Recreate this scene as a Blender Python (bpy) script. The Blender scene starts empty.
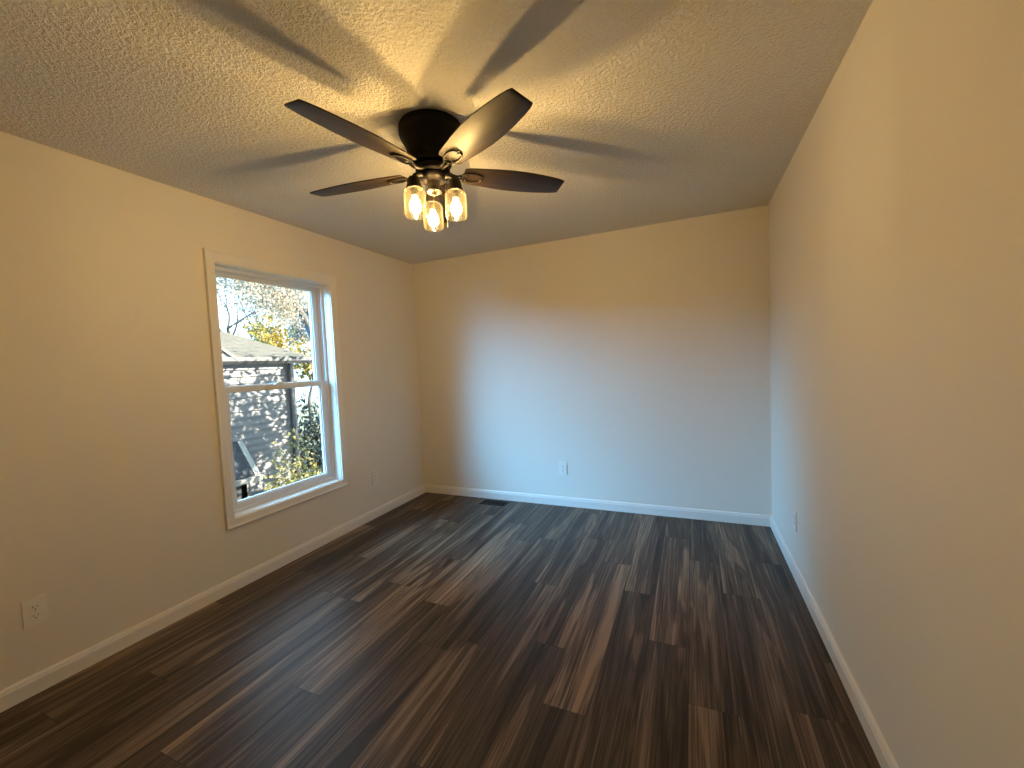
import bpy, bmesh, math, random
from mathutils import Vector, Matrix

S = bpy.context.scene
COL = S.collection
R = math.radians
PI = math.pi
random.seed(11)

# ------------------------------------------------------------------ camera
cam_data = bpy.data.cameras.new('camera')
cam = bpy.data.objects.new('camera', cam_data)
COL.objects.link(cam)
F_PX = 412.73
cam_data.sensor_fit = 'HORIZONTAL'
cam_data.sensor_width = 36.0
cam_data.lens = 36.0 * F_PX / 1024.0
cam_data.clip_start = 0.02
cam_data.clip_end = 300
CAM = Vector((2.6787, -3.6568, 1.355))
YAW, PITCH, ROLL = 0.4115, -0.0512, -0.0455
cam.matrix_world = (Matrix.Translation(CAM) @ Matrix.Rotation(YAW, 4, 'Z')
                    @ Matrix.Rotation(PI / 2 + PITCH, 4, 'X') @ Matrix.Rotation(ROLL, 4, 'Z'))
S.camera = cam

# ------------------------------------------------------------------ colour management
S.view_settings.view_transform = 'Standard'
S.view_settings.look = 'None'
S.view_settings.gamma = 1.0
S.view_settings.use_curve_mapping = False
S.view_settings.exposure = 0.0

# ------------------------------------------------------------------ sky, sun
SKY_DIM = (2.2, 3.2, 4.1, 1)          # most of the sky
SKY_BRIGHT = (15.0, 44.0, 78.0, 1)   # lobe added out of view, shaped to light the far wall
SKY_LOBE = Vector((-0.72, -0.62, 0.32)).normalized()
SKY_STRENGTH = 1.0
BULB_STRENGTH = 2350.0
BULB_COLOR = (1.0, 0.705, 0.335, 1)
SUN_STRENGTH = 62.0

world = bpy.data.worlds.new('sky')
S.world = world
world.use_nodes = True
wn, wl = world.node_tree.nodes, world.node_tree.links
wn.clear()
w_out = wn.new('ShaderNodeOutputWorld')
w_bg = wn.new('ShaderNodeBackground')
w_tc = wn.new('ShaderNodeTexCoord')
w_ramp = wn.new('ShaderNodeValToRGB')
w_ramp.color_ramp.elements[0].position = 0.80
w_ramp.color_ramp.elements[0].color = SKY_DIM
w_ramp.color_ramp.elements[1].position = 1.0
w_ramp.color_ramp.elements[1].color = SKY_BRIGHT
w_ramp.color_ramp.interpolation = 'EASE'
w_bg.inputs['Strength'].default_value = SKY_STRENGTH
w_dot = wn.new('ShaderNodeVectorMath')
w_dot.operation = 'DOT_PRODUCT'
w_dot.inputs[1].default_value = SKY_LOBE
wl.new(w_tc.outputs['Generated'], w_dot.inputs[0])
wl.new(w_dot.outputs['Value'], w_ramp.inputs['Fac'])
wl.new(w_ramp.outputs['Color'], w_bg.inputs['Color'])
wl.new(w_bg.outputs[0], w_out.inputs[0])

SUN_DIR = Vector((0.62, 0.42, 0.38)).normalized()      # towards the sun
sun_data = bpy.data.lights.new('sun', 'SUN')
sun_data.energy = SUN_STRENGTH
sun_data.angle = R(0.53)
sun_data.color = (1.0, 0.93, 0.80)
sun = bpy.data.objects.new('sun', sun_data)
COL.objects.link(sun)
sun.location = (4, 5, 12)
sun.rotation_euler = SUN_DIR.to_track_quat('Z', 'Y').to_euler()

S.cycles.use_denoising = True
S.cycles.max_bounces = 10
S.cycles.diffuse_bounces = 6
S.cycles.glossy_bounces = 4
S.cycles.transparent_max_bounces = 24
S.cycles.caustics_reflective = False
S.cycles.caustics_refractive = False
S.cycles.sample_clamp_indirect = 6.0

# ------------------------------------------------------------------ room numbers
W, H = 3.226, 2.44
YF = -4.02                                   # wall behind the camera
WT = 0.16                                    # wall thickness
OY0, OY1, OZ0, OZ1 = -2.02, -1.13, 0.45, 2.06   # window opening

# ------------------------------------------------------------------ helpers
def obj(name, bm, m, parent=None, smooth=None):
    me = bpy.data.meshes.new(name)
    bm.normal_update()
    bm.to_mesh(me)
    bm.free()
    o = bpy.data.objects.new(name, me)
    COL.objects.link(o)
    for mm in (m if isinstance(m, (list, tuple)) else [m]):
        me.materials.append(mm)
    if parent is not None:
        o.parent = parent
    if smooth is not None:
        me.shade_smooth() if smooth >= 180 else None
        if smooth < 180:
            me.shade_smooth()
            me.set_sharp_from_angle(angle=R(smooth))
    return o

def thing(name, label, cat, loc=(0, 0, 0), rotz=0, group=None):
    o = bpy.data.objects.new(name, None)
    o.empty_display_size = 0.1
    COL.objects.link(o)
    o.location = loc
    o.rotation_euler = (0, 0, rotz)
    tag(o, label, cat, group)
    return o

def tag(o, label, cat, group=None):
    o['label'] = label
    o['category'] = cat
    if group:
        o['group'] = group

def struct(o, label=None, cat=None):
    o['kind'] = 'structure'
    if label:
        o['label'] = label
    if cat:
        o['category'] = cat
    return o

def box(bm, x0, x1, y0, y1, z0, z1, mi=0):
    v = [bm.verts.new(c) for c in ((x0, y0, z0), (x1, y0, z0), (x1, y1, z0), (x0, y1, z0),
                                   (x0, y0, z1), (x1, y0, z1), (x1, y1, z1), (x0, y1, z1))]
    fs = []
    for q in ((0, 3, 2, 1), (4, 5, 6, 7), (0, 1, 5, 4), (1, 2, 6, 5), (2, 3, 7, 6), (3, 0, 4, 7)):
        f = bm.faces.new([v[i] for i in q])
        f.material_index = mi
        fs.append(f)
    return fs

def bevel_all(bm, w, seg=2, ang=30):
    es = [e for e in bm.edges if len(e.link_faces) == 2 and e.calc_face_angle(0) > R(ang)]
    bmesh.ops.bevel(bm, geom=es, offset=w, segments=seg, affect='EDGES', profile=0.5)

def lathe(bm, prof, seg=40, c=(0, 0, 0), close_top=True, close_bot=True, mi=0):
    rings = []
    for r, z in prof:
        rings.append([bm.verts.new((c[0] + r * math.cos(2 * PI * i / seg), c[1] + r * math.sin(2 * PI * i / seg), c[2] + z))
                      for i in range(seg)])
    for a, b in zip(rings, rings[1:]):
        for i in range(seg):
            j = (i + 1) % seg
            f = bm.faces.new((a[i], a[j], b[j], b[i]))
            f.material_index = mi
    if close_bot:
        bm.faces.new(rings[0][::-1]).material_index = mi
    if close_top:
        bm.faces.new(rings[-1]).material_index = mi
    return rings

def tube(bm, pts, rad, seg=8, cap=True, mi=0):
    pts = [Vector(p) for p in pts]
    n = len(pts)
    rad = rad if isinstance(rad, (list, tuple)) else [rad] * n
    rings = []
    up = Vector((0, 0, 1))
    d0 = (pts[1] - pts[0]).normalized()
    if abs(d0.dot(up)) > 0.95:
        up = Vector((1, 0, 0))
    a = d0.cross(up).normalized()
    for i, p in enumerate(pts):
        d = (pts[min(i + 1, n - 1)] - pts[max(i - 1, 0)])
        d = d.normalized() if d.length > 1e-9 else d0
        a = (a - d * a.dot(d)).normalized()
        b = d.cross(a)
        rings.append([bm.verts.new(p + (a * math.cos(2 * PI * k / seg) + b * math.sin(2 * PI * k / seg)) * rad[i])
                      for k in range(seg)])
    for r0, r1 in zip(rings, rings[1:]):
        for k in range(seg):
            j = (k + 1) % seg
            f = bm.faces.new((r0[k], r0[j], r1[j], r1[k]))
            f.material_index = mi
    if cap:
        bm.faces.new(rings[0][::-1]).material_index = mi
        bm.faces.new(rings[-1]).material_index = mi

def prism(bm, poly, axis, a, b, mi=0):
    """extrude a 2-D polygon along an axis between a and b"""
    def P(u, v, t):
        return {'x': (t, u, v), 'y': (u, t, v), 'z': (u, v, t)}[axis]
    va = [bm.verts.new(P(u, v, a)) for u, v in poly]
    vb = [bm.verts.new(P(u, v, b)) for u, v in poly]
    n = len(poly)
    fs = [bm.faces.new(va), bm.faces.new(vb[::-1])]
    for i in range(n):
        j = (i + 1) % n
        fs.append(bm.faces.new((va[j], va[i], vb[i], vb[j])))
    for f in fs:
        f.material_index = mi
    bmesh.ops.recalc_face_normals(bm, faces=fs)

# ------------------------------------------------------------------ materials
def new_mat(name):
    m = bpy.data.materials.new(name)
    m.use_nodes = True
    nt = m.node_tree
    b = nt.nodes['Principled BSDF']
    return m, nt, b

def mat(name, col, rough=0.5, metal=0.0, spec=0.5, noise=None, bump=None):
    """plain procedural surface: optional colour mottling noise=(scale, amount) and bump=(scale, distance, strength)"""
    m, nt, b = new_mat(name)
    b.inputs['Base Color'].default_value = (*col, 1)
    b.inputs['Roughness'].default_value = rough
    b.inputs['Metallic'].default_value = metal
    b.inputs['Specular IOR Level'].default_value = spec
    tc = nt.nodes.new('ShaderNodeTexCoord')
    if noise:
        n = nt.nodes.new('ShaderNodeTexNoise')
        n.inputs['Scale'].default_value = noise[0]
        n.inputs['Detail'].default_value = 4
        r = nt.nodes.new('ShaderNodeValToRGB')
        k = noise[1]
        r.color_ramp.elements[0].position = 0.3
        r.color_ramp.elements[1].position = 0.7
        r.color_ramp.elements[0].color = (*[max(0, c * (1 - k)) for c in col], 1)
        r.color_ramp.elements[1].color = (*[min(1, c * (1 + k)) for c in col], 1)
        nt.links.new(tc.outputs['Object'], n.inputs['Vector'])
        nt.links.new(n.outputs['Fac'], r.inputs['Fac'])
        nt.links.new(r.outputs['Color'], b.inputs['Base Color'])
    if bump:
        n2 = nt.nodes.new('ShaderNodeTexNoise')
        n2.inputs['Scale'].default_value = bump[0]
        n2.inputs['Detail'].default_value = 2
        bp = nt.nodes.new('ShaderNodeBump')
        bp.inputs['Distance'].default_value = bump[1]
        bp.inputs['Strength'].default_value = bump[2]
        nt.links.new(tc.outputs['Object'], n2.inputs['Vector'])
        nt.links.new(n2.outputs['Fac'], bp.inputs['Height'])
        nt.links.new(bp.outputs['Normal'], b.inputs['Normal'])
    return m

M_WALL = mat('wall_paint', (0.755, 0.72, 0.65), 0.55, spec=0.3, noise=(0.8, 0.015), bump=(180, 0.0006, 0.35))
M_TRIM = mat('white_trim_paint', (0.77, 0.75, 0.71), 0.35, noise=(3, 0.01))
M_VINYL = mat('white_window_vinyl', (0.70, 0.71, 0.72), 0.3, noise=(3, 0.01))
M_PLATE = mat('white_plastic', (0.80, 0.78, 0.73), 0.35, noise=(5, 0.01))
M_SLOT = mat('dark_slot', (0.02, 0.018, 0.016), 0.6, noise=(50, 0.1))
M_SCREW = mat('painted_screw', (0.62, 0.60, 0.55), 0.4, metal=0.4, noise=(50, 0.05))
M_BRONZE = mat('dark_bronze', (0.004, 0.0033, 0.003), 0.55, metal=0.0, spec=0.12, noise=(20, 0.2))
M_BRACKET = mat('bronze_bracket', (0.013, 0.010, 0.008), 0.5, metal=0.1, spec=0.3, noise=(30, 0.2))
M_VENT = mat('brown_vent_metal', (0.022, 0.016, 0.012), 0.45, metal=0.4, noise=(20, 0.15))
M_DUCT = mat('duct_black', (0.006, 0.006, 0.006), 0.8, noise=(20, 0.2))
M_CHAIN = mat('chain_brass', (0.30, 0.22, 0.12), 0.35, metal=0.9, noise=(60, 0.1))
M_SUBFLOOR = mat('plank_joint', (0.012, 0.009, 0.008), 0.7, noise=(20, 0.2))

# ceiling: sprayed knock-down texture
def ceiling_mat():
    m, nt, b = new_mat('textured_ceiling')
    b.inputs['Base Color'].default_value = (0.76, 0.74, 0.70, 1)
    b.inputs['Roughness'].default_value = 0.9
    b.inputs['Specular IOR Level'].default_value = 0.15
    tc = nt.nodes.new('ShaderNodeTexCoord')
    n = nt.nodes.new('ShaderNodeTexNoise')
    n.inputs['Scale'].default_value = 66
    n.inputs['Detail'].default_value = 4
    n.inputs['Roughness'].default_value = 0.55
    n.inputs['Distortion'].default_value = 0.6
    r = nt.nodes.new('ShaderNodeValToRGB')
    r.color_ramp.elements[0].position = 0.40
    r.color_ramp.elements[1].position = 0.66
    r.color_ramp.interpolation = 'B_SPLINE'
    bp = nt.nodes.new('ShaderNodeBump')
    bp.inputs['Distance'].default_value = 0.009
    bp.inputs['Strength'].default_value = 0.8
    nt.links.new(tc.outputs['Object'], n.inputs['Vector'])
    nt.links.new(n.outputs['Fac'], r.inputs['Fac'])
    nt.links.new(r.outputs['Color'], bp.inputs['Height'])
    nt.links.new(bp.outputs['Normal'], b.inputs['Normal'])
    return m
M_CEIL = ceiling_mat()

def wood_nodes(nt, vec, seed_socket, stretch, ramp):
    """streaky walnut figure running along Y; returns a colour socket"""
    L = nt.links
    mp = nt.nodes.new('ShaderNodeVectorMath'); mp.operation = 'MULTIPLY'
    mp.inputs[1].default_value = stretch
    L.new(vec, mp.inputs[0])
    ad = nt.nodes.new('ShaderNodeVectorMath'); ad.operation = 'ADD'
    L.new(mp.outputs[0], ad.inputs[0])
    if seed_socket is not None:
        sc = nt.nodes.new('ShaderNodeVectorMath'); sc.operation = 'SCALE'
        sc.inputs['Scale'].default_value = 57.0
        L.new(seed_socket, sc.inputs[0])
        L.new(sc.outputs[0], ad.inputs[1])
    broad = nt.nodes.new('ShaderNodeTexNoise')
    broad.inputs['Scale'].default_value = 1.0
    broad.inputs['Detail'].default_value = 3
    broad.inputs['Distortion'].default_value = 0.9
    L.new(ad.outputs[0], broad.inputs['Vector'])
    # contour rings of the broad figure make the cathedral grain
    ml = nt.nodes.new('ShaderNodeMath'); ml.operation = 'MULTIPLY'; ml.inputs[1].default_value = 46
    L.new(broad.outputs['Fac'], ml.inputs[0])
    sn = nt.nodes.new('ShaderNodeMath'); sn.operation = 'SINE'
    L.new(ml.outputs[0], sn.inputs[0])
    fine_v = nt.nodes.new('ShaderNodeVectorMath'); fine_v.operation = 'MULTIPLY'
    fine_v.inputs[1].default_value = (13, 3.2, 1)
    L.new(ad.outputs[0], fine_v.inputs[0])
    fine = nt.nodes.new('ShaderNodeTexNoise')
    fine.inputs['Scale'].default_value = 1.0
    fine.inputs['Detail'].default_value = 5
    fine.inputs['Roughness'].default_value = 0.65
    L.new(fine_v.outputs[0], fine.inputs['Vector'])
    def mad(a, k, c):
        n = nt.nodes.new('ShaderNodeMath'); n.operation = 'MULTIPLY_ADD'
        L.new(a, n.inputs[0]); n.inputs[1].default_value = k
        if isinstance(c, float):
            n.inputs[2].default_value = c
        else:
            L.new(c, n.inputs[2])
        return n.outputs[0]
    t = mad(broad.outputs['Fac'], 1.05, -0.540)
    t = mad(sn.outputs[0], 0.060, t)
    t = mad(fine.outputs['Fac'], 0.85, t)
    hair_v = nt.nodes.new('ShaderNodeVectorMath'); hair_v.operation = 'MULTIPLY'
    hair_v.inputs[1].default_value = (36, 12.0, 1)
    L.new(ad.outputs[0], hair_v.inputs[0])
    hair = nt.nodes.new('ShaderNodeTexNoise')
    hair.inputs['Scale'].default_value = 1.0
    hair.inputs['Detail'].default_value = 3
    L.new(hair_v.outputs[0], hair.inputs['Vector'])
    t = mad(hair.outputs['Fac'], 0.28, t)
    return t, ramp_of(nt, t, ramp)

def ramp_of(nt, sock, ramp):
    r = nt.nodes.new('ShaderNodeValToRGB')
    els = r.color_ramp.elements
    for i, (p, c) in enumerate(ramp):
        e = els[i] if i < 2 else els.new(p)
        e.position = p
        e.color = (*c, 1)
    nt.links.new(sock, r.inputs['Fac'])
    return r.outputs['Color']

def floor_mat():
    m, nt, b = new_mat('walnut_planks')
    L = nt.links
    tc = nt.nodes.new('ShaderNodeTexCoord')
    at = nt.nodes.new('ShaderNodeAttribute'); at.attribute_name = 'plank'
    t, colr = wood_nodes(nt, tc.outputs['Object'], at.outputs['Color'], (10, 0.55, 1),
                         [(0.32, (0.016, 0.0095, 0.0062)), (0.80, (0.240, 0.165, 0.110)),
                          (0.46, (0.044, 0.0275, 0.0180)), (0.61, (0.096, 0.062, 0.041))])
    # every plank is a little lighter or darker than the next
    sx = nt.nodes.new('ShaderNodeSeparateColor')
    L.new(at.outputs['Color'], sx.inputs[0])
    k = nt.nodes.new('ShaderNodeMath'); k.operation = 'MULTIPLY_ADD'
    k.inputs[1].default_value = 0.75; k.inputs[2].default_value = 0.65
    L.new(sx.outputs[1], k.inputs[0])
    mu = nt.nodes.new('ShaderNodeVectorMath'); mu.operation = 'SCALE'
    L.new(colr, mu.inputs[0]); L.new(k.outputs[0], mu.inputs['Scale'])
    L.new(mu.outputs[0], b.inputs['Base Color'])
    b.inputs['Specular IOR Level'].default_value = 0.32
    rr = nt.nodes.new('ShaderNodeMath'); rr.operation = 'MULTIPLY_ADD'
    rr.inputs[1].default_value = -0.10; rr.inputs[2].default_value = 0.46
    L.new(t, rr.inputs[0]); L.new(rr.outputs[0], b.inputs['Roughness'])
    bp = nt.nodes.new('ShaderNodeBump')
    bp.inputs['Distance'].default_value = 0.0008; bp.inputs['Strength'].default_value = 0.35
    L.new(t, bp.inputs['Height']); L.new(bp.outputs['Normal'], b.inputs['Normal'])
    return m
M_FLOOR = floor_mat()

def blade_mat():
    m, nt, b = new_mat('dark_walnut_blade')
    tc = nt.nodes.new('ShaderNodeTexCoord')
    sw = nt.nodes.new('ShaderNodeVectorRotate'); sw.rotation_type = 'Z_AXIS'
    sw.inputs['Angle'].default_value = R(90)
    nt.links.new(tc.outputs['Object'], sw.inputs['Vector'])
    t, colr = wood_nodes(nt, sw.outputs[0], None, (24, 2.2, 1),
                         [(0.25, (0.007, 0.0045, 0.003)), (0.85, (0.038, 0.024, 0.014)), (0.55, (0.016, 0.010, 0.006))])
    nt.links.new(colr, b.inputs['Base Color'])
    b.inputs['Roughness'].default_value = 0.48
    b.inputs['Specular IOR Level'].default_value = 0.34
    return m
M_BLADE = blade_mat()

def clear_mat(name, tint, gloss=0.05, facing=0.5, power=0.6, rough=0.02, haze=0.0):
    """thin clear glass: straight-through tinted pane with an angle-dependent reflection"""
    m, nt, b = new_mat(name)
    nt.nodes.remove(b)
    out = nt.nodes['Material Output']
    tr = nt.nodes.new('ShaderNodeBsdfTransparent'); tr.inputs['Color'].default_value = (*tint, 1)
    gl = nt.nodes.new('ShaderNodeBsdfGlossy'); gl.inputs['Roughness'].default_value = rough
    lw = nt.nodes.new('ShaderNodeLayerWeight'); lw.inputs['Blend'].default_value = facing
    pw = nt.nodes.new('ShaderNodeMath'); pw.operation = 'POWER'; pw.inputs[1].default_value = 3.0
    nt.links.new(lw.outputs['Facing'], pw.inputs[0])
    ma = nt.nodes.new('ShaderNodeMath'); ma.operation = 'MULTIPLY_ADD'; ma.use_clamp = True
    ma.inputs[1].default_value = power; ma.inputs[2].default_value = gloss
    nt.links.new(pw.outputs[0], ma.inputs[0])
    mx = nt.nodes.new('ShaderNodeMixShader')
    nt.links.new(ma.outputs[0], mx.inputs['Fac'])
    nt.links.new(tr.outputs[0], mx.inputs[1]); nt.links.new(gl.outputs[0], mx.inputs[2])
    last = mx.outputs[0]
    if haze:                                   # faint milkiness that catches the bulb's light
        tl = nt.nodes.new('ShaderNodeBsdfTranslucent'); tl.inputs['Color'].default_value = (*tint, 1)
        df = nt.nodes.new('ShaderNodeBsdfDiffuse'); df.inputs['Color'].default_value = (*tint, 1)
        h1 = nt.nodes.new('ShaderNodeMixShader'); h1.inputs['Fac'].default_value = 0.5
        nt.links.new(tl.outputs[0], h1.inputs[1]); nt.links.new(df.outputs[0], h1.inputs[2])
        hz = nt.nodes.new('ShaderNodeMath'); hz.operation = 'MULTIPLY_ADD'
        hz.inputs[1].default_value = haze * 5; hz.inputs[2].default_value = haze
        nt.links.new(pw.outputs[0], hz.inputs[0])
        h2 = nt.nodes.new('ShaderNodeMixShader')
        nt.links.new(hz.outputs[0], h2.inputs['Fac'])
        nt.links.new(last, h2.inputs[1]); nt.links.new(h1.outputs[0], h2.inputs[2])
        last = h2.outputs[0]
    nt.links.new(last, out.inputs['Surface'])
    return m
M_PANE = clear_mat('window_glass', (0.93, 0.96, 0.96), 0.03, 0.5, 0.5)
M_JAR = clear_mat('amber_clear_glass', (0.98, 0.93, 0.80), 0.04, 0.5, 0.6, 0.05, 0.003)

def bulb_mats():
    m, nt, b = new_mat('hot_filament')
    nt.nodes.remove(b)
    em = nt.nodes.new('ShaderNodeEmission')
    em.inputs['Color'].default_value = BULB_COLOR
    em.inputs['Strength'].default_value = BULB_STRENGTH
    nt.links.new(em.outputs[0], nt.nodes['Material Output'].inputs['Surface'])
    g, nt, b = new_mat('glowing_bulb_glass')
    nt.nodes.remove(b)
    em = nt.nodes.new('ShaderNodeEmission')
    em.inputs['Color'].default_value = (1.0, 0.80, 0.42, 1)
    em.inputs['Strength'].default_value = 4.5
    tr = nt.nodes.new('ShaderNodeBsdfTransparent')
    tr.inputs['Color'].default_value = (0.95, 0.93, 0.88, 1)
    ad = nt.nodes.new('ShaderNodeAddShader')
    nt.links.new(em.outputs[0], ad.inputs[0]); nt.links.new(tr.outputs[0], ad.inputs[1])
    nt.links.new(ad.outputs[0], nt.nodes['Material Output'].inputs['Surface'])
    return m, g
M_FILAMENT, M_BULB = bulb_mats()

# outdoor materials
M_SIDING = mat('grey_lap_siding', (0.085, 0.072, 0.064), 0.7, noise=(2.5, 0.06))
M_SHINGLE = mat('weathered_dappled_shingle', (0.040, 0.032, 0.019), 0.9, noise=(9, 0.35), bump=(40, 0.02, 0.5))  # weathered tan; the mottling also stands in for tree shadows
M_SHINGLE_D = mat('slate_shingle', (0.016, 0.016, 0.019), 0.9, noise=(9, 0.3), bump=(40, 0.02, 0.5))
M_DARKTRIM = mat('dark_gutter', (0.016, 0.014, 0.013), 0.5, noise=(4, 0.1))
M_PALETRIM = mat('pale_fascia', (0.20, 0.175, 0.145), 0.6, noise=(4, 0.08))
M_BARK = mat('grey_bark', (0.035, 0.030, 0.028), 0.9, noise=(14, 0.3), bump=(30, 0.02, 0.6))
M_GROUND = mat('leafy_lawn', (0.06, 0.055, 0.025), 0.95, noise=(3.5, 0.6))

def leaf_mat(name, c1, c2):
    m, nt, b = new_mat(name)
    out = nt.nodes['Material Output']
    oi = nt.nodes.new('ShaderNodeTexCoord')
    n = nt.nodes.new('ShaderNodeTexNoise'); n.inputs['Scale'].default_value = 2.2; n.inputs['Detail'].default_value = 3
    nt.links.new(oi.outputs['Object'], n.inputs['Vector'])
    colr = ramp_of(nt, n.outputs['Fac'], [(0.36, c1), (0.64, c2)])
    nt.links.new(colr, b.inputs['Base Color'])
    b.inputs['Roughness'].default_value = 0.6
    tl = nt.nodes.new('ShaderNodeBsdfTranslucent')
    nt.links.new(colr, tl.inputs['Color'])
    mx = nt.nodes.new('ShaderNodeMixShader'); mx.inputs['Fac'].default_value = 0.4
    nt.links.new(b.outputs[0], mx.inputs[1]); nt.links.new(tl.outputs[0], mx.inputs[2])
    nt.links.new(mx.outputs[0], out.inputs['Surface'])
    return m
M_LEAF_YELLOW = leaf_mat('yellow_leaves', (0.13, 0.085, 0.006), (0.20, 0.14, 0.012))
M_LEAF_TAN = leaf_mat('tan_leaves', (0.17, 0.13, 0.085), (0.26, 0.21, 0.14))
M_LEAF_GREEN = leaf_mat('yellow_green_leaves', (0.10, 0.105, 0.035), (0.22, 0.175, 0.045))
M_LEAF_DARK = leaf_mat('dark_evergreen', (0.008, 0.016, 0.014), (0.02, 0.03, 0.02))

# ================================================================== THE SETTING
# floor: one mesh of planks (surface pattern), each plank with its own random figure
PLW, PLL, GAP = 0.177, 1.23, 0.0009
def build_floor():
    bm = bmesh.new()
    lay = bm.loops.layers.float_color.new('plank')
    rnd = random.Random(5)
    joints = {17: -0.665, 16: -1.12, 15: -1.99, 14: -1.665, 13: -1.27, 12: -2.19, 11: -1.86, 8: -2.06, 7: -1.75, 6: -1.25, 4: -1.885}
    tones = {(17, 0): .40, (17, -1): .22, (16, 0): .80, (16, -1): .30, (15, 0): .35, (15, -1): .30, (14, 1): .20, (14, 0): .80, (14, -1): .12,
             (13, 0): .65, (13, -1): .08, (12, 0): .65, (12, -1): .25, (11, 0): .85, (11, -1): .20, (8, 0): .35, (8, -1): .65,
             (7, 0): .75, (7, -1): .25, (6, 0): .40, (6, -1): .70, (6, -2): .35, (4, 0): .55, (4, -1): .35}
    off0 = 0.162 - PLW
    k = 0
    while off0 + k * PLW < W:
        x0, x1 = max(0, off0 + k * PLW), min(W, off0 + (k + 1) * PLW)
        j = joints.get(k, -rnd.uniform(0.2, 1.4))
        y = j - PLL * math.ceil((j - YF) / PLL)
        while y < 0:
            ya, yb = max(YF, y), min(0, y + PLL)
            if yb - ya > 0.01:
                f = bm.faces.new([bm.verts.new(c) for c in ((x0 + GAP, ya + GAP, 0), (x1 - GAP, ya + GAP, 0),
                                                            (x1 - GAP, yb - GAP, 0), (x0 + GAP, yb - GAP, 0))])
                c = (rnd.random(), rnd.random(), rnd.random(), 1)
                c = (c[0], tones.get((k, round((y - j) / PLL)), c[1]), c[2], 1)
                for l in f.loops:
                    l[lay] = c
            y += PLL
        k += 1
    box(bm, -WT, W + WT, YF - WT, WT, -0.12, -0.0012, 1)
    return struct(obj('floor', bm, [M_FLOOR, M_SUBFLOOR]), 'dark walnut plank floor of the empty room', 'floor')
build_floor()

bm = bmesh.new(); box(bm, -WT, W + WT, YF - WT, WT, H, H + 0.16)
struct(obj('ceiling', bm, M_CEIL), 'off-white textured ceiling with the fan', 'ceiling')
bm = bmesh.new()
box(bm, -WT, 0, YF - WT, OY0, 0, H); box(bm, -WT, 0, OY1, WT, 0, H)
box(bm, -WT, 0, OY0, OY1, 0, OZ0); box(bm, -WT, 0, OY0, OY1, OZ1, H)
struct(obj('wall_left', bm, M_WALL), 'beige wall with the window in it', 'wall')
bm = bmesh.new(); box(bm, W, W + WT, YF - WT, WT, 0, H)
struct(obj('wall_right', bm, M_WALL), 'beige wall along the right side', 'wall')
bm = bmesh.new(); box(bm, 0, W, 0, WT, 0, H)
struct(obj('wall_back', bm, M_WALL), 'beige far wall facing the viewer', 'wall')
bm = bmesh.new(); box(bm, 0, W, YF - WT, YF, 0, H)
struct(obj('wall_front', bm, M_WALL), 'beige wall behind the viewer', 'wall')

# baseboards: profile (depth, height) mitred at the corners
BB = [(0, 0), (0.015, 0), (0.015, 0.062), (0.0125, 0.067), (0.0115, 0.074), (0.007, 0.083), (0, 0.084)]
def baseboard(name, fn, a, b, label):
    bm = bmesh.new()
    va = [bm.verts.new(fn(d, a + d, z)) for d, z in BB]
    vb = [bm.verts.new(fn(d, b - d, z)) for d, z in BB]
    n = len(BB)
    for i in range(n):
        j = (i + 1) % n
        bm.faces.new((va[i], va[j], vb[j], vb[i]))
    bm.faces.new(va); bm.faces.new(vb[::-1])
    bmesh.ops.recalc_face_normals(bm, faces=bm.faces[:])
    struct(obj(name, bm, M_TRIM), label, 'baseboard')
baseboard('baseboard_left', lambda d, t, z: (d, t, z), YF, 0, 'white baseboard under the window wall')
baseboard('baseboard_right', lambda d, t, z: (W - d, t, z), YF, 0, 'white baseboard along the right wall')
baseboard('baseboard_back', lambda d, t, z: (t, -d, z), 0, W, 'white baseboard along the far wall')
baseboard('baseboard_front', lambda d, t, z: (t, YF + d, z), 0, W, 'white baseboard behind the viewer')

# ------------------------------------------------------------------ window_1
win = bpy.data.objects.new('window_1', None)
COL.objects.link(win)
win.location = (0, (OY0 + OY1) / 2, OZ0)
struct(win, 'white double-hung window in the left wall looking out on the grey house', 'window')
WINV = win.matrix_world.inverted()
def wobj(name, bm, m, parent=None):
    off = Vector((0, (OY0 + OY1) / 2, OZ0))
    if parent is None:
        bmesh.ops.translate(bm, verts=bm.verts[:], vec=-off)
        o = obj(name, bm, m, win)
    else:
        bmesh.ops.translate(bm, verts=bm.verts[:], vec=-off)
        o = obj(name, bm, m, parent)
    struct(o)
    return o
def frame(bm, x0, x1, y0, y1, z0, z1, l, r, b, t):
    """rectangular ring: outer y0..y1, z0..z1, member widths left right bottom top"""
    box(bm, x0, x1, y0, y0 + l, z0, z1)
    box(bm, x0, x1, y1 - r, y1, z0, z1)
    box(bm, x0, x1, y0 + l, y1 - r, z0, z0 + b)
    box(bm, x0, x1, y0 + l, y1 - r, z1 - t, z1)

# casing: four mitred boards with an eased profile
def casing():
    bm = bmesh.new()
    prof = [(0.000, 0.0), (0.000, 0.011), (0.006, 0.0135), (0.040, 0.017), (0.053, 0.021), (0.056, 0.019), (0.056, 0.0)]
    y0, y1, z0, z1 = OY0 + 0.003, OY1 - 0.003, OZ0 + 0.003, OZ1 - 0.003
    corners = [(y0, z0, -1, -1), (y1, z0, 1, -1), (y1, z1, 1, 1), (y0, z1, -1, 1)]
    rings = []
    for y, z, sy, sz in corners:
        rings.append([bm.verts.new((h, y + sy * d, z + sz * d * (1.28 if sz > 0 else 1.0))) for d, h in prof])
    n = len(prof)
    for i in range(4):
        a, b = rings[i], rings[(i + 1) % 4]
        for k in range(n):
            j = (k + 1) % n
            bm.faces.new((a[k], b[k], b[j], a[j]))
    bmesh.ops.recalc_face_normals(bm, faces=bm.faces[:])
    return wobj('window_casing', bm, M_TRIM)
casing()
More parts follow.
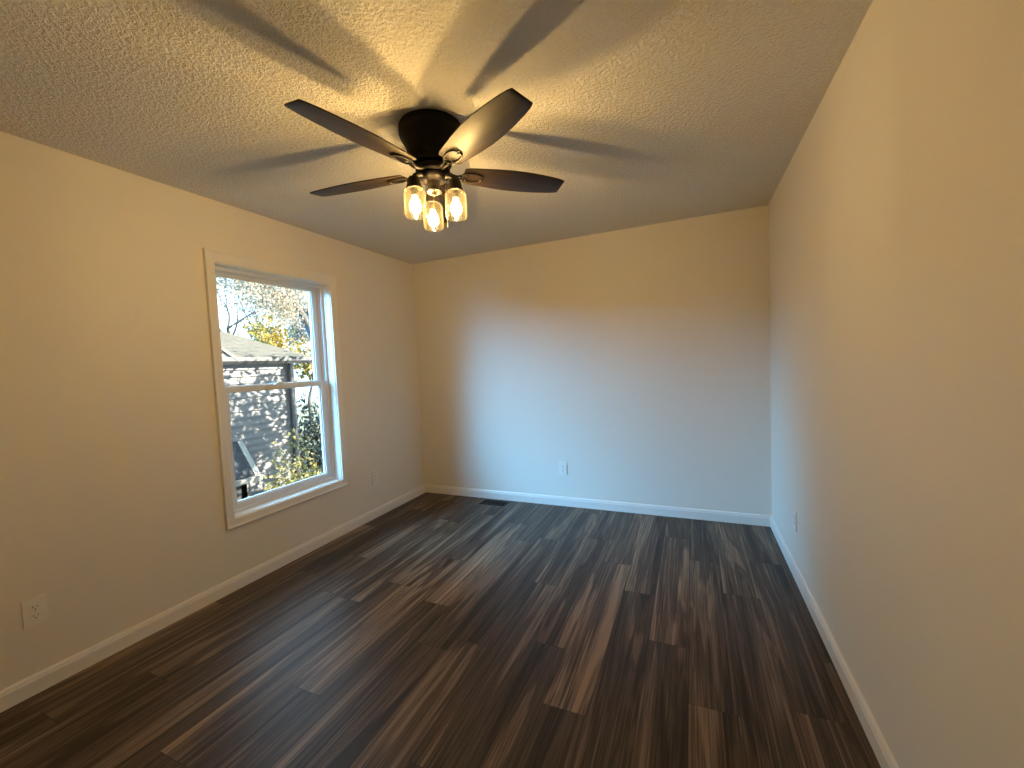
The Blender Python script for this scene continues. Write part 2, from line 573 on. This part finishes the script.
bm = bmesh.new(); frame(bm, -0.072, 0.0, OY0, OY1, OZ0, OZ1, 0.008, 0.008, 0.008, 0.008)
wobj('window_jamb', bm, M_TRIM)
bm = bmesh.new()
frame(bm, -WT - 0.01, -0.072, OY0, OY1, OZ0, OZ1, 0.020, 0.020, 0.024, 0.022)
frame(bm, -0.115, -0.107, OY0 + 0.02, OY1 - 0.02, OZ0 + 0.024, OZ1 - 0.022, 0.012, 0.012, 0.008, 0.012)   # parting stop between the tracks
frame(bm, -0.079, -0.072, OY0 + 0.02, OY1 - 0.02, OZ0 + 0.024, OZ1 - 0.022, 0.008, 0.008, 0.006, 0.010)
wobj('window_frame', bm, M_VINYL)
SY0, SY1 = OY0 + 0.024, OY1 - 0.024
def sash(name, x0, x1, z0, z1, b, t):
    bm = bmesh.new()
    frame(bm, x0, x1, SY0, SY1, z0, z1, 0.056, 0.056, b, t)
    frame(bm, x0 - 0.001, x1 - 0.011, SY0 + 0.056, SY1 - 0.056, z0 + b, z1 - t, 0.007, 0.007, 0.007, 0.006)   # glazing bead
    o = wobj(name, bm, M_VINYL)
    bm = bmesh.new()
    xm = (x0 + x1) / 2 - 0.004
    box(bm, xm - 0.002, xm + 0.002, SY0 + 0.05, SY1 - 0.05, z0 + b - 0.006, z1 - t + 0.006)
    pn = wobj('pane', bm, M_PANE, o)
    return o
sash('upper_sash', -0.146, -0.116, 1.246, OZ1 - 0.024, 0.034, 0.026)
low = sash('lower_sash', -0.106, -0.080, OZ0 + 0.026, 1.280, 0.040, 0.034)
# cam lock on the meeting rail
bm = bmesh.new()
box(bm, -0.103, -0.083, -1.60, -1.545, 1.280, 1.288); bevel_all(bm, 0.002)
box(bm, -0.098, -0.088, -1.58, -1.535, 1.288, 1.294)
wobj('sash_lock', bm, M_VINYL)

# ================================================================== CEILING FAN
FX, FY = 1.615, -2.011
fan = thing('ceiling_fan', 'dark bronze flush-mount ceiling fan with five walnut blades and three lit glass jar lights', 'ceiling fan',
            (FX, FY, H))
def fz(z): return z - H

bm = bmesh.new()
lathe(bm, [(0.050, fz(2.268)), (0.086, fz(2.270)), (0.090, fz(2.280)), (0.092, fz(2.290)), (0.099, fz(2.296)), (0.107, fz(2.312)), (0.113, fz(2.335)), (0.122, fz(2.358)),
           (0.136, fz(2.382)), (0.143, fz(2.400)), (0.143, fz(2.432)), (0.138, fz(2.4399))], 56)
obj('motor_housing', bm, M_BRONZE, fan, 40)
bm = bmesh.new()
lathe(bm, [(0.030, fz(2.226)), (0.070, fz(2.228)), (0.078, fz(2.234)), (0.078, fz(2.256)), (0.070, fz(2.262)), (0.050, fz(2.268))], 48)
obj('rotor_hub', bm, M_BRONZE, fan, 40)

# blades
PITCH_B = R(-11.5)
RB0, RB1 = 0.142, 0.647
ZB = 2.240
def half_width(s):
    tab = [(0.0, 0.046), (0.03, 0.053), (0.14, 0.0605), (0.3, 0.069), (0.45, 0.0745), (0.6, 0.0735), (0.75, 0.068), (0.88, 0.060), (1.0, 0.049)]
    for (a, wa), (b, wb) in zip(tab, tab[1:]):
        if s <= b:
            t = (s - a) / (b - a)
            t2 = t
            return wa + (wb - wa) * t2
    return tab[-1][1]
def blade_bm():
    bm = bmesh.new()
    N = 26
    top, bot = [], []
    T = 0.0032
    left, right = [], []
    for i in range(N + 1):
        s = i / N
        x = RB0 + (RB1 - RB0) * s
        w = half_width(s)
        if s > 0.985:
            w -= 0.004
        left.append((x, w)); right.append((x, -w))
    left = [(x, w) for x, w in left]
    outline = left + right[::-1]
    vt = [bm.verts.new((x, y, T)) for x, y in outline]
    vb = [bm.verts.new((x, y, -T)) for x, y in outline]
    n = len(outline)
    half = N + 1
    for i in range(N):
        j = n - 1 - i
        bm.faces.new((vt[j], vt[j - 1], vt[i + 1], vt[i]))
        bm.faces.new((vb[i], vb[i + 1], vb[j - 1], vb[j]))
    for i in range(n):
        j = (i + 1) % n
        bm.faces.new((vt[i], vt[j], vb[j], vb[i]))
    bmesh.ops.recalc_face_normals(bm, faces=bm.faces[:])
    bevel_all(bm, 0.0015, 2, 60)
    return bm
def bracket_bm():
    """curved iron: an arm from the hub that opens into a loop under the blade root"""
    bm = bmesh.new()
    z = -0.0085
    for s in (1, -1):
        pts = [(0.070, 0.010 * s, -0.004), (0.090, 0.008 * s, -0.012), (0.112, 0.008 * s, -0.014), (0.128, 0.012 * s, z - 0.002)]
        for k in range(0, 10):
            a = PI - k * PI / 9
            pts.append((0.182 + 0.050 * math.cos(a), s * (0.004 + 0.026 * math.sin(a) ** 0.8 if math.sin(a) > 1e-6 else 0.004), z))
        tube(bm, pts, [0.0080, 0.0065, 0.0055] + [0.0045] * (len(pts) - 3), 8)
    for x, y in ((0.154, 0.018), (0.154, -0.018), (0.226, 0.0)):
        lathe(bm, [(0.0035, 0), (0.006, 0.002), (0.006, 0.005)], 12, (x, y, z - 0.006))
    return bm
first_b = first_i = None
for k in range(5):
    ang = R(187.27 + 72 * k)
    if first_b is None:
        b_o = obj('blade', blade_bm(), M_BLADE, fan, 40)
        i_o = obj('blade_bracket', bracket_bm(), M_BRACKET, b_o, 60)
        first_b, first_i = b_o, i_o
    else:
        b_o = first_b.copy(); COL.objects.link(b_o); b_o.parent = fan
        i_o = first_i.copy(); COL.objects.link(i_o); i_o.parent = b_o
    b_o.matrix_local = Matrix.Translation((0, 0, fz(ZB))) @ Matrix.Rotation(ang, 4, 'Z') @ Matrix.Rotation(PITCH_B, 4, 'X')

# light kit
bm = bmesh.new()
lathe(bm, [(0.0, fz(2.196)), (0.040, fz(2.197)), (0.056, fz(2.202)), (0.064, fz(2.212)), (0.064, fz(2.222)), (0.050, fz(2.2265))], 48, close_bot=False)
obj('light_fitter', bm, M_BRACKET, fan, 40)
bm = bmesh.new()
lathe(bm, [(0.006, fz(2.136)), (0.011, fz(2.139)), (0.011, fz(2.146)), (0.034, fz(2.148)), (0.037, fz(2.152)), (0.034, fz(2.156)), (0.028, fz(2.158)),
           (0.028, fz(2.197))], 40)
obj('switch_housing', bm, M_BRACKET, fan, 40)

JR, JZ = 0.104, 2.079
def jar_bm():
    bm = bmesh.new()
    ro, ri = 0.0478, 0.0455
    zb, zt = fz(2.018), fz(2.142)
    prof = [(ro - 0.006, zb), (ro, zb + 0.006), (ro, zt - 0.020), (ro - 0.004, zt - 0.011), (ro - 0.014, zt - 0.003), (0.031, zt)]
    prof += [(0.029, zt - 0.002), (ri - 0.014, zt - 0.006), (ri - 0.004, zt - 0.014), (ri, zt - 0.022), (ri, zb + 0.007), (ri - 0.003, zb)]
    prof.append(prof[0])
    lathe(bm, prof, 40, close_top=False, close_bot=False)
    bmesh.ops.remove_doubles(bm, verts=bm.verts[:], dist=1e-5)
    bmesh.ops.recalc_face_normals(bm, faces=bm.faces[:])
    return bm
def cup_bm():
    bm = bmesh.new()
    prof = [(0.012, fz(2.136)), (0.030, fz(2.138)), (0.0345, fz(2.139)), (0.0345, fz(2.148)), (0.032, fz(2.152)), (0.027, fz(2.180)), (0.022, fz(2.188)), (0.010, fz(2.192))]
    lathe(bm, prof, 36)
    return bm
def bulb_bm():
    bm = bmesh.new()
    prof = [(0.004, fz(2.030)), (0.015, fz(2.0335)), (0.023, fz(2.042)), (0.0270, fz(2.054)), (0.0270, fz(2.068)), (0.022, fz(2.085)), (0.015, fz(2.098)), (0.0125, fz(2.110))]
    lathe(bm, prof, 16)
    return bm
def filament_bm():
    bm = bmesh.new()
    lathe(bm, [(0.003, fz(2.060)), (0.0075, fz(2.064)), (0.0085, fz(2.071)), (0.0085, fz(2.083)), (0.0070, fz(2.091)), (0.003, fz(2.095))], 12)
    return bm
def sock_bm():
    bm = bmesh.new()
    lathe(bm, [(0.0135, fz(2.110)), (0.0150, fz(2.112)), (0.0150, fz(2.137))], 20)
    return bm
def arm_bm():
    bm = bmesh.new()
    tube(bm, [(-JR + 0.050, 0, fz(2.214)), (-JR + 0.072, 0, fz(2.212)), (-0.018, 0, fz(2.206)), (-0.006, 0, fz(2.199)), (0, 0, fz(2.186))],
         [0.010, 0.009, 0.009, 0.010, 0.011], 12)
    return bm
lamp0 = None
for k in range(3):
    a = R(128.43 + 120 * k)
    if lamp0 is None:
        parts = {}
        lp = obj('lamp_holder', cup_bm(), M_BRACKET, fan, 50)
        parts['glass_shade'] = obj('glass_shade', jar_bm(), M_JAR, lp, 180)
        parts['light_bulb'] = obj('light_bulb', bulb_bm(), M_BULB, lp, 180)
        parts['filament'] = obj('filament', filament_bm(), M_FILAMENT, lp, 180)
        parts['bulb_socket'] = obj('bulb_socket', sock_bm(), M_BRACKET, lp, 50)
        parts['lamp_arm'] = obj('lamp_arm', arm_bm(), M_BRACKET, lp, 60)
        parts['glass_shade']['label'] = 'clear glass jar shade'
        parts['light_bulb']['label'] = 'glowing warm bulb'
        lamp0 = lp
    else:
        lp = lamp0.copy(); COL.objects.link(lp); lp.parent = fan
        for nme, po in parts.items():
            c = po.copy(); COL.objects.link(c); c.parent = lp
    lp.location = (JR * math.cos(a), JR * math.sin(a), 0)
    lp.rotation_euler = (0, 0, a)

# two pull chains
def chain(x, y, z0, z1):
    bm = bmesh.new()
    z = z0
    while z > z1 + 0.020:
        bmesh.ops.create_icosphere(bm, subdivisions=1, radius=0.0016, matrix=Matrix.Translation((x, y, fz(z))))
        z -= 0.0034
    tube(bm, [(x, y, fz(z0)), (x, y, fz(z1 + 0.018))], 0.0006, 5)
    o = obj('pull_chain', bm, M_CHAIN, fan)
    bm = bmesh.new()
    lathe(bm, [(0.0012, fz(z1)), (0.0030, fz(z1 + 0.003)), (0.0030, fz(z1 + 0.012)), (0.0014, fz(z1 + 0.020))], 12, (x, y, 0))
    obj('chain_pull', bm, M_CHAIN, o, 60)
chain(0.050, 0.021, 2.205, 1.985)
chain(0.012, -0.026, 2.150, 1.972)

# ================================================================== OUTLETS AND VENT
def outlet(name, label, loc, rotz, style):
    """cover plate lies in local XZ, facing local -Y"""
    t = thing(name, label, 'outlet', loc, rotz, 'white wall outlets near the floor')
    bm = bmesh.new(); box(bm, -0.0375, 0.0375, -0.0065, 0, -0.059, 0.059); bevel_all(bm, 0.003, 3)
    obj('cover_plate', bm, M_PLATE, t, 40)
    def slots(parent, zc, yf):
        bm = bmesh.new()
        box(bm, -0.0078, -0.0056, yf - 0.0004, yf + 0.002, zc - 0.001, zc + 0.0075)
        box(bm, 0.0056, 0.0078, yf - 0.0004, yf + 0.002, zc + 0.000, zc + 0.0070)
        lathe_y(bm, 0.0026, 0, zc - 0.0075, yf - 0.0004, yf + 0.002)
        obj('slot', bm, M_SLOT, parent)
    def lathe_y(bm, r, x, z, ya, yb, seg=14):
        va = [bm.verts.new((x + r * math.cos(2 * PI * i / seg), ya, z + r * math.sin(2 * PI * i / seg))) for i in range(seg)]
        vb = [bm.verts.new((v.co.x, yb, v.co.z)) for v in va]
        bm.faces.new(va); bm.faces.new(vb[::-1])
        for i in range(seg):
            j = (i + 1) % seg
            bm.faces.new((va[j], va[i], vb[i], vb[j]))
    if style == 'duplex':
        for zc in (0.0195, -0.0195):
            bm = bmesh.new()
            poly = []
            for i in range(24):
                a = 2 * PI * i / 24
                poly.append((0.0170 * math.cos(a), max(-0.0135, min(0.0135, 0.0170 * math.sin(a))) + zc))
            prism(bm, poly, 'y', -0.0085, -0.005)
            ro = obj('receptacle', bm, M_PLATE, t)
            slots(ro, zc, -0.0085)
        bm = bmesh.new(); lathe_y(bm, 0.0032, 0, 0, -0.0078, -0.005); obj('screw', bm, M_SCREW, t)
    else:
        bm = bmesh.new(); box(bm, -0.0168, 0.0168, -0.0090, -0.004, -0.0335, 0.0335); bevel_all(bm, 0.0015, 2)
        ro = obj('receptacle', bm, M_PLATE, t)
        for zc in (0.018, -0.018):
            slots(ro, zc, -0.0090)
        for zc in (0.0485, -0.0485):
            bm = bmesh.new(); lathe_y(bm, 0.003, 0, zc, -0.0074, -0.005); obj('screw', bm, M_SCREW, t)
outlet('wall_outlet', 'white duplex outlet on the left wall near the viewer, before the window', (0, -2.892, 0.357), R(90), 'duplex')
outlet('wall_outlet', 'white outlet on the left wall between window and far corner', (0, -0.750, 0.361), R(90), 'decora')
outlet('wall_outlet', 'white outlet on the far wall above its baseboard', (1.562, 0, 0.356), 0, 'decora')
outlet('wall_outlet', 'white outlet on the right wall, seen nearly edge-on', (W, -0.795, 0.349), R(-90), 'duplex')

vent = thing('floor_vent', 'dark brown metal floor vent set in the planks before the far baseboard', 'floor vent', (0.888, -0.118, 0))
bm = bmesh.new()
vx, vy = 0.135, 0.058
frame_z = 0.004
for b_ in ((-vx, vx, -vy, -vy + 0.014), (-vx, vx, vy - 0.014, vy), (-vx, -vx + 0.014, -vy + 0.014, vy - 0.014), (vx - 0.014, vx, -vy + 0.014, vy - 0.014)):
    box(bm, *b_, 0.0002, frame_z)
obj('vent_frame', bm, M_VENT, vent)
bm = bmesh.new(); box(bm, -vx + 0.012, vx - 0.012, -vy + 0.012, vy - 0.012, 0.0001, 0.0008)
obj('vent_opening', bm, M_DUCT, vent)
bm = bmesh.new()
for i in range(19):
    x = -vx + 0.024 + i * (2 * vx - 0.048) / 18
    box(bm, x - 0.0013, x + 0.0013, -vy + 0.014, vy - 0.014, 0.0008, 0.0032)
for y in (-0.015, 0.015):
    box(bm, -vx + 0.014, vx - 0.014, y - 0.002, y + 0.002, 0.0008, 0.0030)
obj('vent_grille', bm, M_VENT, vent)

# ================================================================== OUTSIDE
GZ = -2.8
bm = bmesh.new(); box(bm, -45, -WT - 0.02, -25, 40, GZ - 0.3, GZ)
struct(obj('ground', bm, M_GROUND), 'leaf-strewn ground outside', 'ground')

# ---- neighbouring house
HX, HY1, HY0 = -4.73, 2.23, -9.0
house = thing('house', 'grey lap-sided house with low shingled roof outside the window', 'house', (HX, HY1, GZ))
def hobj(name, bm, m, parent=None, smooth=None):
    bmesh.ops.translate(bm, verts=bm.verts[:], vec=-Vector((HX, HY1, GZ)))
    return obj(name, bm, m, parent or house, smooth)
EZ = 1.60                                              # eave height
SL = 0.256
EX = -4.66                                             # eave edge
RX = -8.4                                              # ridge
# lap siding on the facing wall and the gable end
bm = bmesh.new()
z = GZ
while z < EZ + 0.05:
    z2 = min(z + 0.125, EZ + 0.06)
    prism(bm, [(HX - 0.10, z), (HX + 0.034, z), (HX + 0.002, z2), (HX - 0.10, z2)], 'y', HY0, HY1)
    z += 0.125
prism(bm, [(HX - 0.02, GZ), (HX - 0.02, EZ + 0.05), (RX, EZ + 0.05 + SL * (HX - RX)), (-11.8, EZ + 0.05), (-11.8, GZ)], 'y', HY1 - 0.10, HY1)
hobj('siding_wall', bm, M_SIDING)
bm = bmesh.new(); box(bm, HX + 0.0, HX + 0.035, HY1 - 0.075, HY1 + 0.02, GZ, EZ)
hobj('corner_board', bm, M_DARKTRIM)
# roof: two slopes
bm = bmesh.new()
RZ = EZ + 0.06 + SL * (EX - RX)
prism(bm, [(EX, EZ + 0.02), (EX, EZ + 0.08), (RX, RZ + 0.02), (RX, RZ - 0.08)], 'y', HY0 - 0.3, 2.64)
prism(bm, [(RX, RZ - 0.08), (RX, RZ + 0.02), (-12.1, EZ + 0.08), (-12.1, EZ + 0.02)], 'y', HY0 - 0.3, 2.64)
ro = hobj('roof', bm, M_SHINGLE)
bm = bmesh.new()
for i in range(26):                                   # shingle courses
    x = EX - 0.02 - i * 0.142
    zz = EZ + 0.08 + SL * (EX - x)
    prism(bm, [(x, zz - 0.004), (x, zz + 0.012), (x - 0.16, zz + 0.008 + SL * 0.16 - 0.006), (x - 0.16, zz - 0.004 + SL * 0.16 - 0.006)], 'y', HY0 - 0.3, 2.64)
hobj('shingles', bm, M_SHINGLE, ro)
bm = bmesh.new(); box(bm, HX, EX + 0.005, HY0 - 0.3, 2.64, EZ - 0.02, EZ + 0.02)
hobj('soffit', bm, M_DARKTRIM)
bm = bmesh.new()
prism(bm, [(EX, EZ - 0.055), (EX + 0.07, EZ - 0.055), (EX + 0.105, EZ + 0.0), (EX + 0.105, EZ + 0.075), (EX + 0.095, EZ + 0.075), (EX + 0.09, EZ + 0.01), (EX + 0.01, EZ - 0.04), (EX, EZ + 0.07)],
      'y', HY0 - 0.3, 2.66)
hobj('gutter', bm, M_DARKTRIM)
bm = bmesh.new()
tube(bm, [(EX + 0.05, 2.13, EZ - 0.04), (EX + 0.05, 2.13, EZ - 0.10), (HX + 0.085, 2.13, EZ - 0.18), (HX + 0.085, 2.13, EZ - 0.5), (HX + 0.085, 2.13, GZ + 0.2)], 0.050, 10)
hobj('downspout', bm, M_DARKTRIM, None, 60)
# small front gable at the left end of the gutter
bm = bmesh.new()
gy, gz, gh, gw = 0.30, EZ + 0.03, 0.53, 0.71
prism(bm, [(gy - gw, gz), (gy + gw, gz), (gy, gz + gh)], 'x', -6.8, EX + 0.07)
ga = hobj('front_gable', bm, M_PALETRIM)
bm = bmesh.new()
for s in (1, -1):
    ys = lambda t: gy + s * t
    poly = [(ys(gw + 0.06), gz - 0.045), (ys(gw + 0.08), gz + 0.0), (ys(0), gz + gh + 0.06), (ys(0), gz + gh + 0.0)]
    prism(bm, poly, 'x', -7.0, EX + 0.11)
hobj('gable_roof', bm, M_DARKTRIM, ga)
# lean-to roof lower on the wall
bm = bmesh.new()
LX, LZ0, LZ1, LY = -4.32, 0.19, -0.38, 1.085
lt = [(HX, LZ0), (HX, LZ0 - 0.10), (LX, LZ1 - 0.10), (LX, LZ1)]
prism(bm, lt, 'y', -4.0, LY)
lo = hobj('lean_to_roof', bm, M_SHINGLE_D)
bm = bmesh.new()
prism(bm, [(HX, LZ0 + 0.02), (HX, LZ0 - 0.13), (LX + 0.01, LZ1 - 0.13), (LX + 0.01, LZ1 + 0.02)], 'y', LY, LY + 0.03)
prism(bm, [(HX, LZ0 + 0.015), (HX, LZ0 - 0.01), (LX + 0.01, LZ1 - 0.01), (LX + 0.01, LZ1 + 0.015)], 'y', LY - 0.055, LY)
hobj('rake_board', bm, M_PALETRIM, lo)
bm = bmesh.new()
prism(bm, [(LX, LZ1 - 0.10), (LX + 0.07, LZ1 - 0.10), (LX + 0.09, LZ1 - 0.02), (LX, LZ1 - 0.02)], 'y', -4.0, LY + 0.04)
hobj('lean_to_gutter', bm, M_PALETRIM, lo)
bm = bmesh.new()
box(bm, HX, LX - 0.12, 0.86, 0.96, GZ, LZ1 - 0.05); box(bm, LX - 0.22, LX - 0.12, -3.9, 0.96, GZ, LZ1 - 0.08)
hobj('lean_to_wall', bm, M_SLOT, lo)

# ---- trees
def leaf(bm, p, size, rnd):
    d = Vector((rnd.gauss(0, 1), rnd.gauss(0, 1), rnd.gauss(0, 1))).normalized()
    e = d.orthogonal().normalized()
    e.rotate(Matrix.Rotation(rnd.uniform(0, 2 * PI), 3, d))
    g = d.cross(e)
    a, b = e * size * 0.62, g * size * 0.38
    lift = d * size * 0.12
    vs = [bm.verts.new(p + c) for c in (-a, b + lift - a * 0.1, a, -b + lift - a * 0.1)]
    bm.faces.new((vs[0], vs[1], vs[2])); bm.faces.new((vs[0], vs[2], vs[3]))

def grow(bm, tips, p, d, length, rad, depth, rnd, spread=0.7, up=0.15, maxdepth=5):
    n = 4
    pts, rr = [p], [rad]
    dd = d.copy()
    for i in range(n):
        dd = (dd + Vector((rnd.gauss(0, .16), rnd.gauss(0, .16), rnd.gauss(0, .12) + up * 0.2))).normalized()
        p = p + dd * (length / n)
        pts.append(p); rr.append(rad * (1 - 0.38 * (i + 1) / n))
    tube(bm, pts, rr, 6 if depth < 3 else 4, cap=depth == maxdepth)
    if depth >= 2:
        tips.extend(pts[2:])
    if depth >= maxdepth:
        return
    for k in range(rnd.choice((2, 3, 3)) if depth else 4):
        ax = dd.orthogonal().normalized()
        ax.rotate(Matrix.Rotation(rnd.uniform(0, 2 * PI), 3, dd))
        nd = (dd + ax * rnd.uniform(0.45, 1.0) * spread * 1.3 + Vector((0, 0, up))).normalized()
        q = pts[rnd.choice((-1, -1, -2))]
        grow(bm, tips, q, nd, length * rnd.uniform(0.62, 0.82), rr[-1] * 0.72, depth + 1, rnd, spread, up, maxdepth)

def tree(label, loc, trunk_h, trunk_r, blen, nleaf, lsize, lmat, seed, group='trees outside the window', maxdepth=5, scatter=0.18, name='tree', cat='tree', up=0.15, lean=(0, 0), limbs=()):
    rnd = random.Random(seed)
    t = thing(name, label, cat, loc, 0, group)
    bm = bmesh.new(); tips = []
    top = Vector((lean[0], lean[1], trunk_h))
    tube(bm, [(0, 0, -0.1), (0, 0, trunk_h * .15), top * 0.6 + Vector((0.03, 0.02, 0)), top], [trunk_r * 1.3, trunk_r, trunk_r * .85, trunk_r * .75], 10)
    for a, b, r in limbs:
        a, b = Vector(a), Vector(b)
        tube(bm, [a, a.lerp(b, .5) + Vector((0, 0, .12)), b], [r, r * .8, r * .55], 8)
        grow(bm, tips, b, (b - a).normalized(), blen * .8, r * .5, 2, rnd, up=up, maxdepth=maxdepth)
    grow(bm, tips, top, Vector((0, 0, 1)), blen, trunk_r * .72, 0, rnd, up=up, maxdepth=maxdepth)
    obj('trunk', bm, M_BARK, t, 60)
    if nleaf:
        bm = bmesh.new()
        for _ in range(nleaf):
            p = rnd.choice(tips) + Vector((rnd.gauss(0, scatter), rnd.gauss(0, scatter), rnd.gauss(0, scatter)))
            leaf(bm, p, lsize * rnd.uniform(.6, 1.3), rnd)
        obj('foliage', bm, lmat, t)
    return t

def bush(label, loc, rx, ry, h, nleaf, lsize, lmat, seed, group=None):
    rnd = random.Random(seed)
    t = thing('shrub', label, 'shrub', loc, 0, group)
    bm = bmesh.new()
    for k in range(9):
        a = 2 * PI * k / 9 + rnd.random()
        e = Vector((rx * .6 * math.cos(a), ry * .6 * math.sin(a), h * rnd.uniform(.6, .9)))
        tube(bm, [(0.06 * math.cos(a), 0.06 * math.sin(a), -0.05), e * 0.5 + Vector((0, 0, h * .12)), e], [.03, .02, .008], 6)
    obj('stems', bm, M_BARK, t)
    bm = bmesh.new()
    for _ in range(nleaf):
        u = Vector((rnd.gauss(0, 1), rnd.gauss(0, 1), rnd.gauss(0, 1))).normalized() * (rnd.random() ** 0.45)
        lump = 1 + 0.22 * math.sin(5 * u.x + seed) * math.cos(4 * u.z + seed)
        leaf(bm, Vector((u.x * rx * lump, u.y * ry * lump, h * .5 + u.z * h * .5 * lump)), lsize * rnd.uniform(.6, 1.3), rnd)
    obj('foliage', bm, lmat, t)
    return t

def look(u, v, t):
    """world point on the ray through photo pixel (u, v) at |dx| = t"""
    M = Matrix.Rotation(YAW, 3, 'Z') @ Matrix.Rotation(PI / 2 + PITCH, 3, 'X') @ Matrix.Rotation(ROLL, 3, 'Z')
    d = M @ Vector(((u - 512) / F_PX, -(v - 384) / F_PX, -1))
    return CAM + d * (t / abs(d.x))

# tree whose crown shades the grey wall (stands beside the window, sun passes through it)
tree('broad leafy tree between the two houses, casting dappled shade', (-1.9, 3.6, GZ), 2.75, 0.16, 1.15, 3300, 0.10, M_LEAF_TAN, 4, scatter=0.36)
def at(u, v, t):
    p = look(u, v, t)
    return (p.x, p.y, GZ)
def rel(base, u, v, t):
    return look(u, v, t) - Vector(base)
b = at(248, 300, 16)
tree('tan-leaved tree rising behind the middle of the low roof', b, 3.7, 0.10, 1.65, 6500, 0.085, M_LEAF_TAN, 21, scatter=0.3, maxdepth=6)
b = at(226, 292, 11.5)
tree('tan-leaved tree at the left side of the upper pane', b, 4.3, 0.09, 1.15, 4200, 0.075, M_LEAF_TAN, 77, scatter=0.22, maxdepth=6)
b = at(245, 330, 12.8)
tree('tree with a clump of bright yellow leaves above the roof', b, 4.30, 0.08, 0.58, 1400, 0.10, M_LEAF_YELLOW, 8, scatter=0.16, maxdepth=4, up=-0.05)
b = at(326, 345, 27)
tree('tree with a thick slanting limb at the right side of the upper pane', b, 5.0, 0.46, 3.0, 4200, 0.16, M_LEAF_TAN, 33, scatter=0.3, maxdepth=6,
     limbs=[((0, 0, 4.8), rel(b, 288, 290, 27), 0.37)])
b = at(276, 290, 44)
tree('tall thin-branched tree farthest behind the roof', b, 3.4, 0.22, 4.0, 11000, 0.22, M_LEAF_TAN, 40, scatter=0.5, maxdepth=7)
b = at(307, 368, 10.5)
tree('yellow-leaved small tree beyond the house corner', b, 3.3, 0.07, 0.55, 500, 0.13, M_LEAF_YELLOW, 51, scatter=0.2, maxdepth=4)
b = at(315, 412, 9.6)
bush('dark evergreen shrub beyond the house corner', b, 0.80, 0.80, 3.4, 2400, 0.12, M_LEAF_DARK, 3)
b = at(299, 470, 5.9)
bush('yellow-green leafy shrub at the corner of the grey house', b, 0.56, 0.56, 3.0, 4600, 0.06, M_LEAF_GREEN, 6)
b = at(322, 490, 5.0)
bush('yellow leafy shrub at the right edge of the lower pane', b, 0.34, 0.34, 2.45, 800, 0.06, M_LEAF_YELLOW, 9)
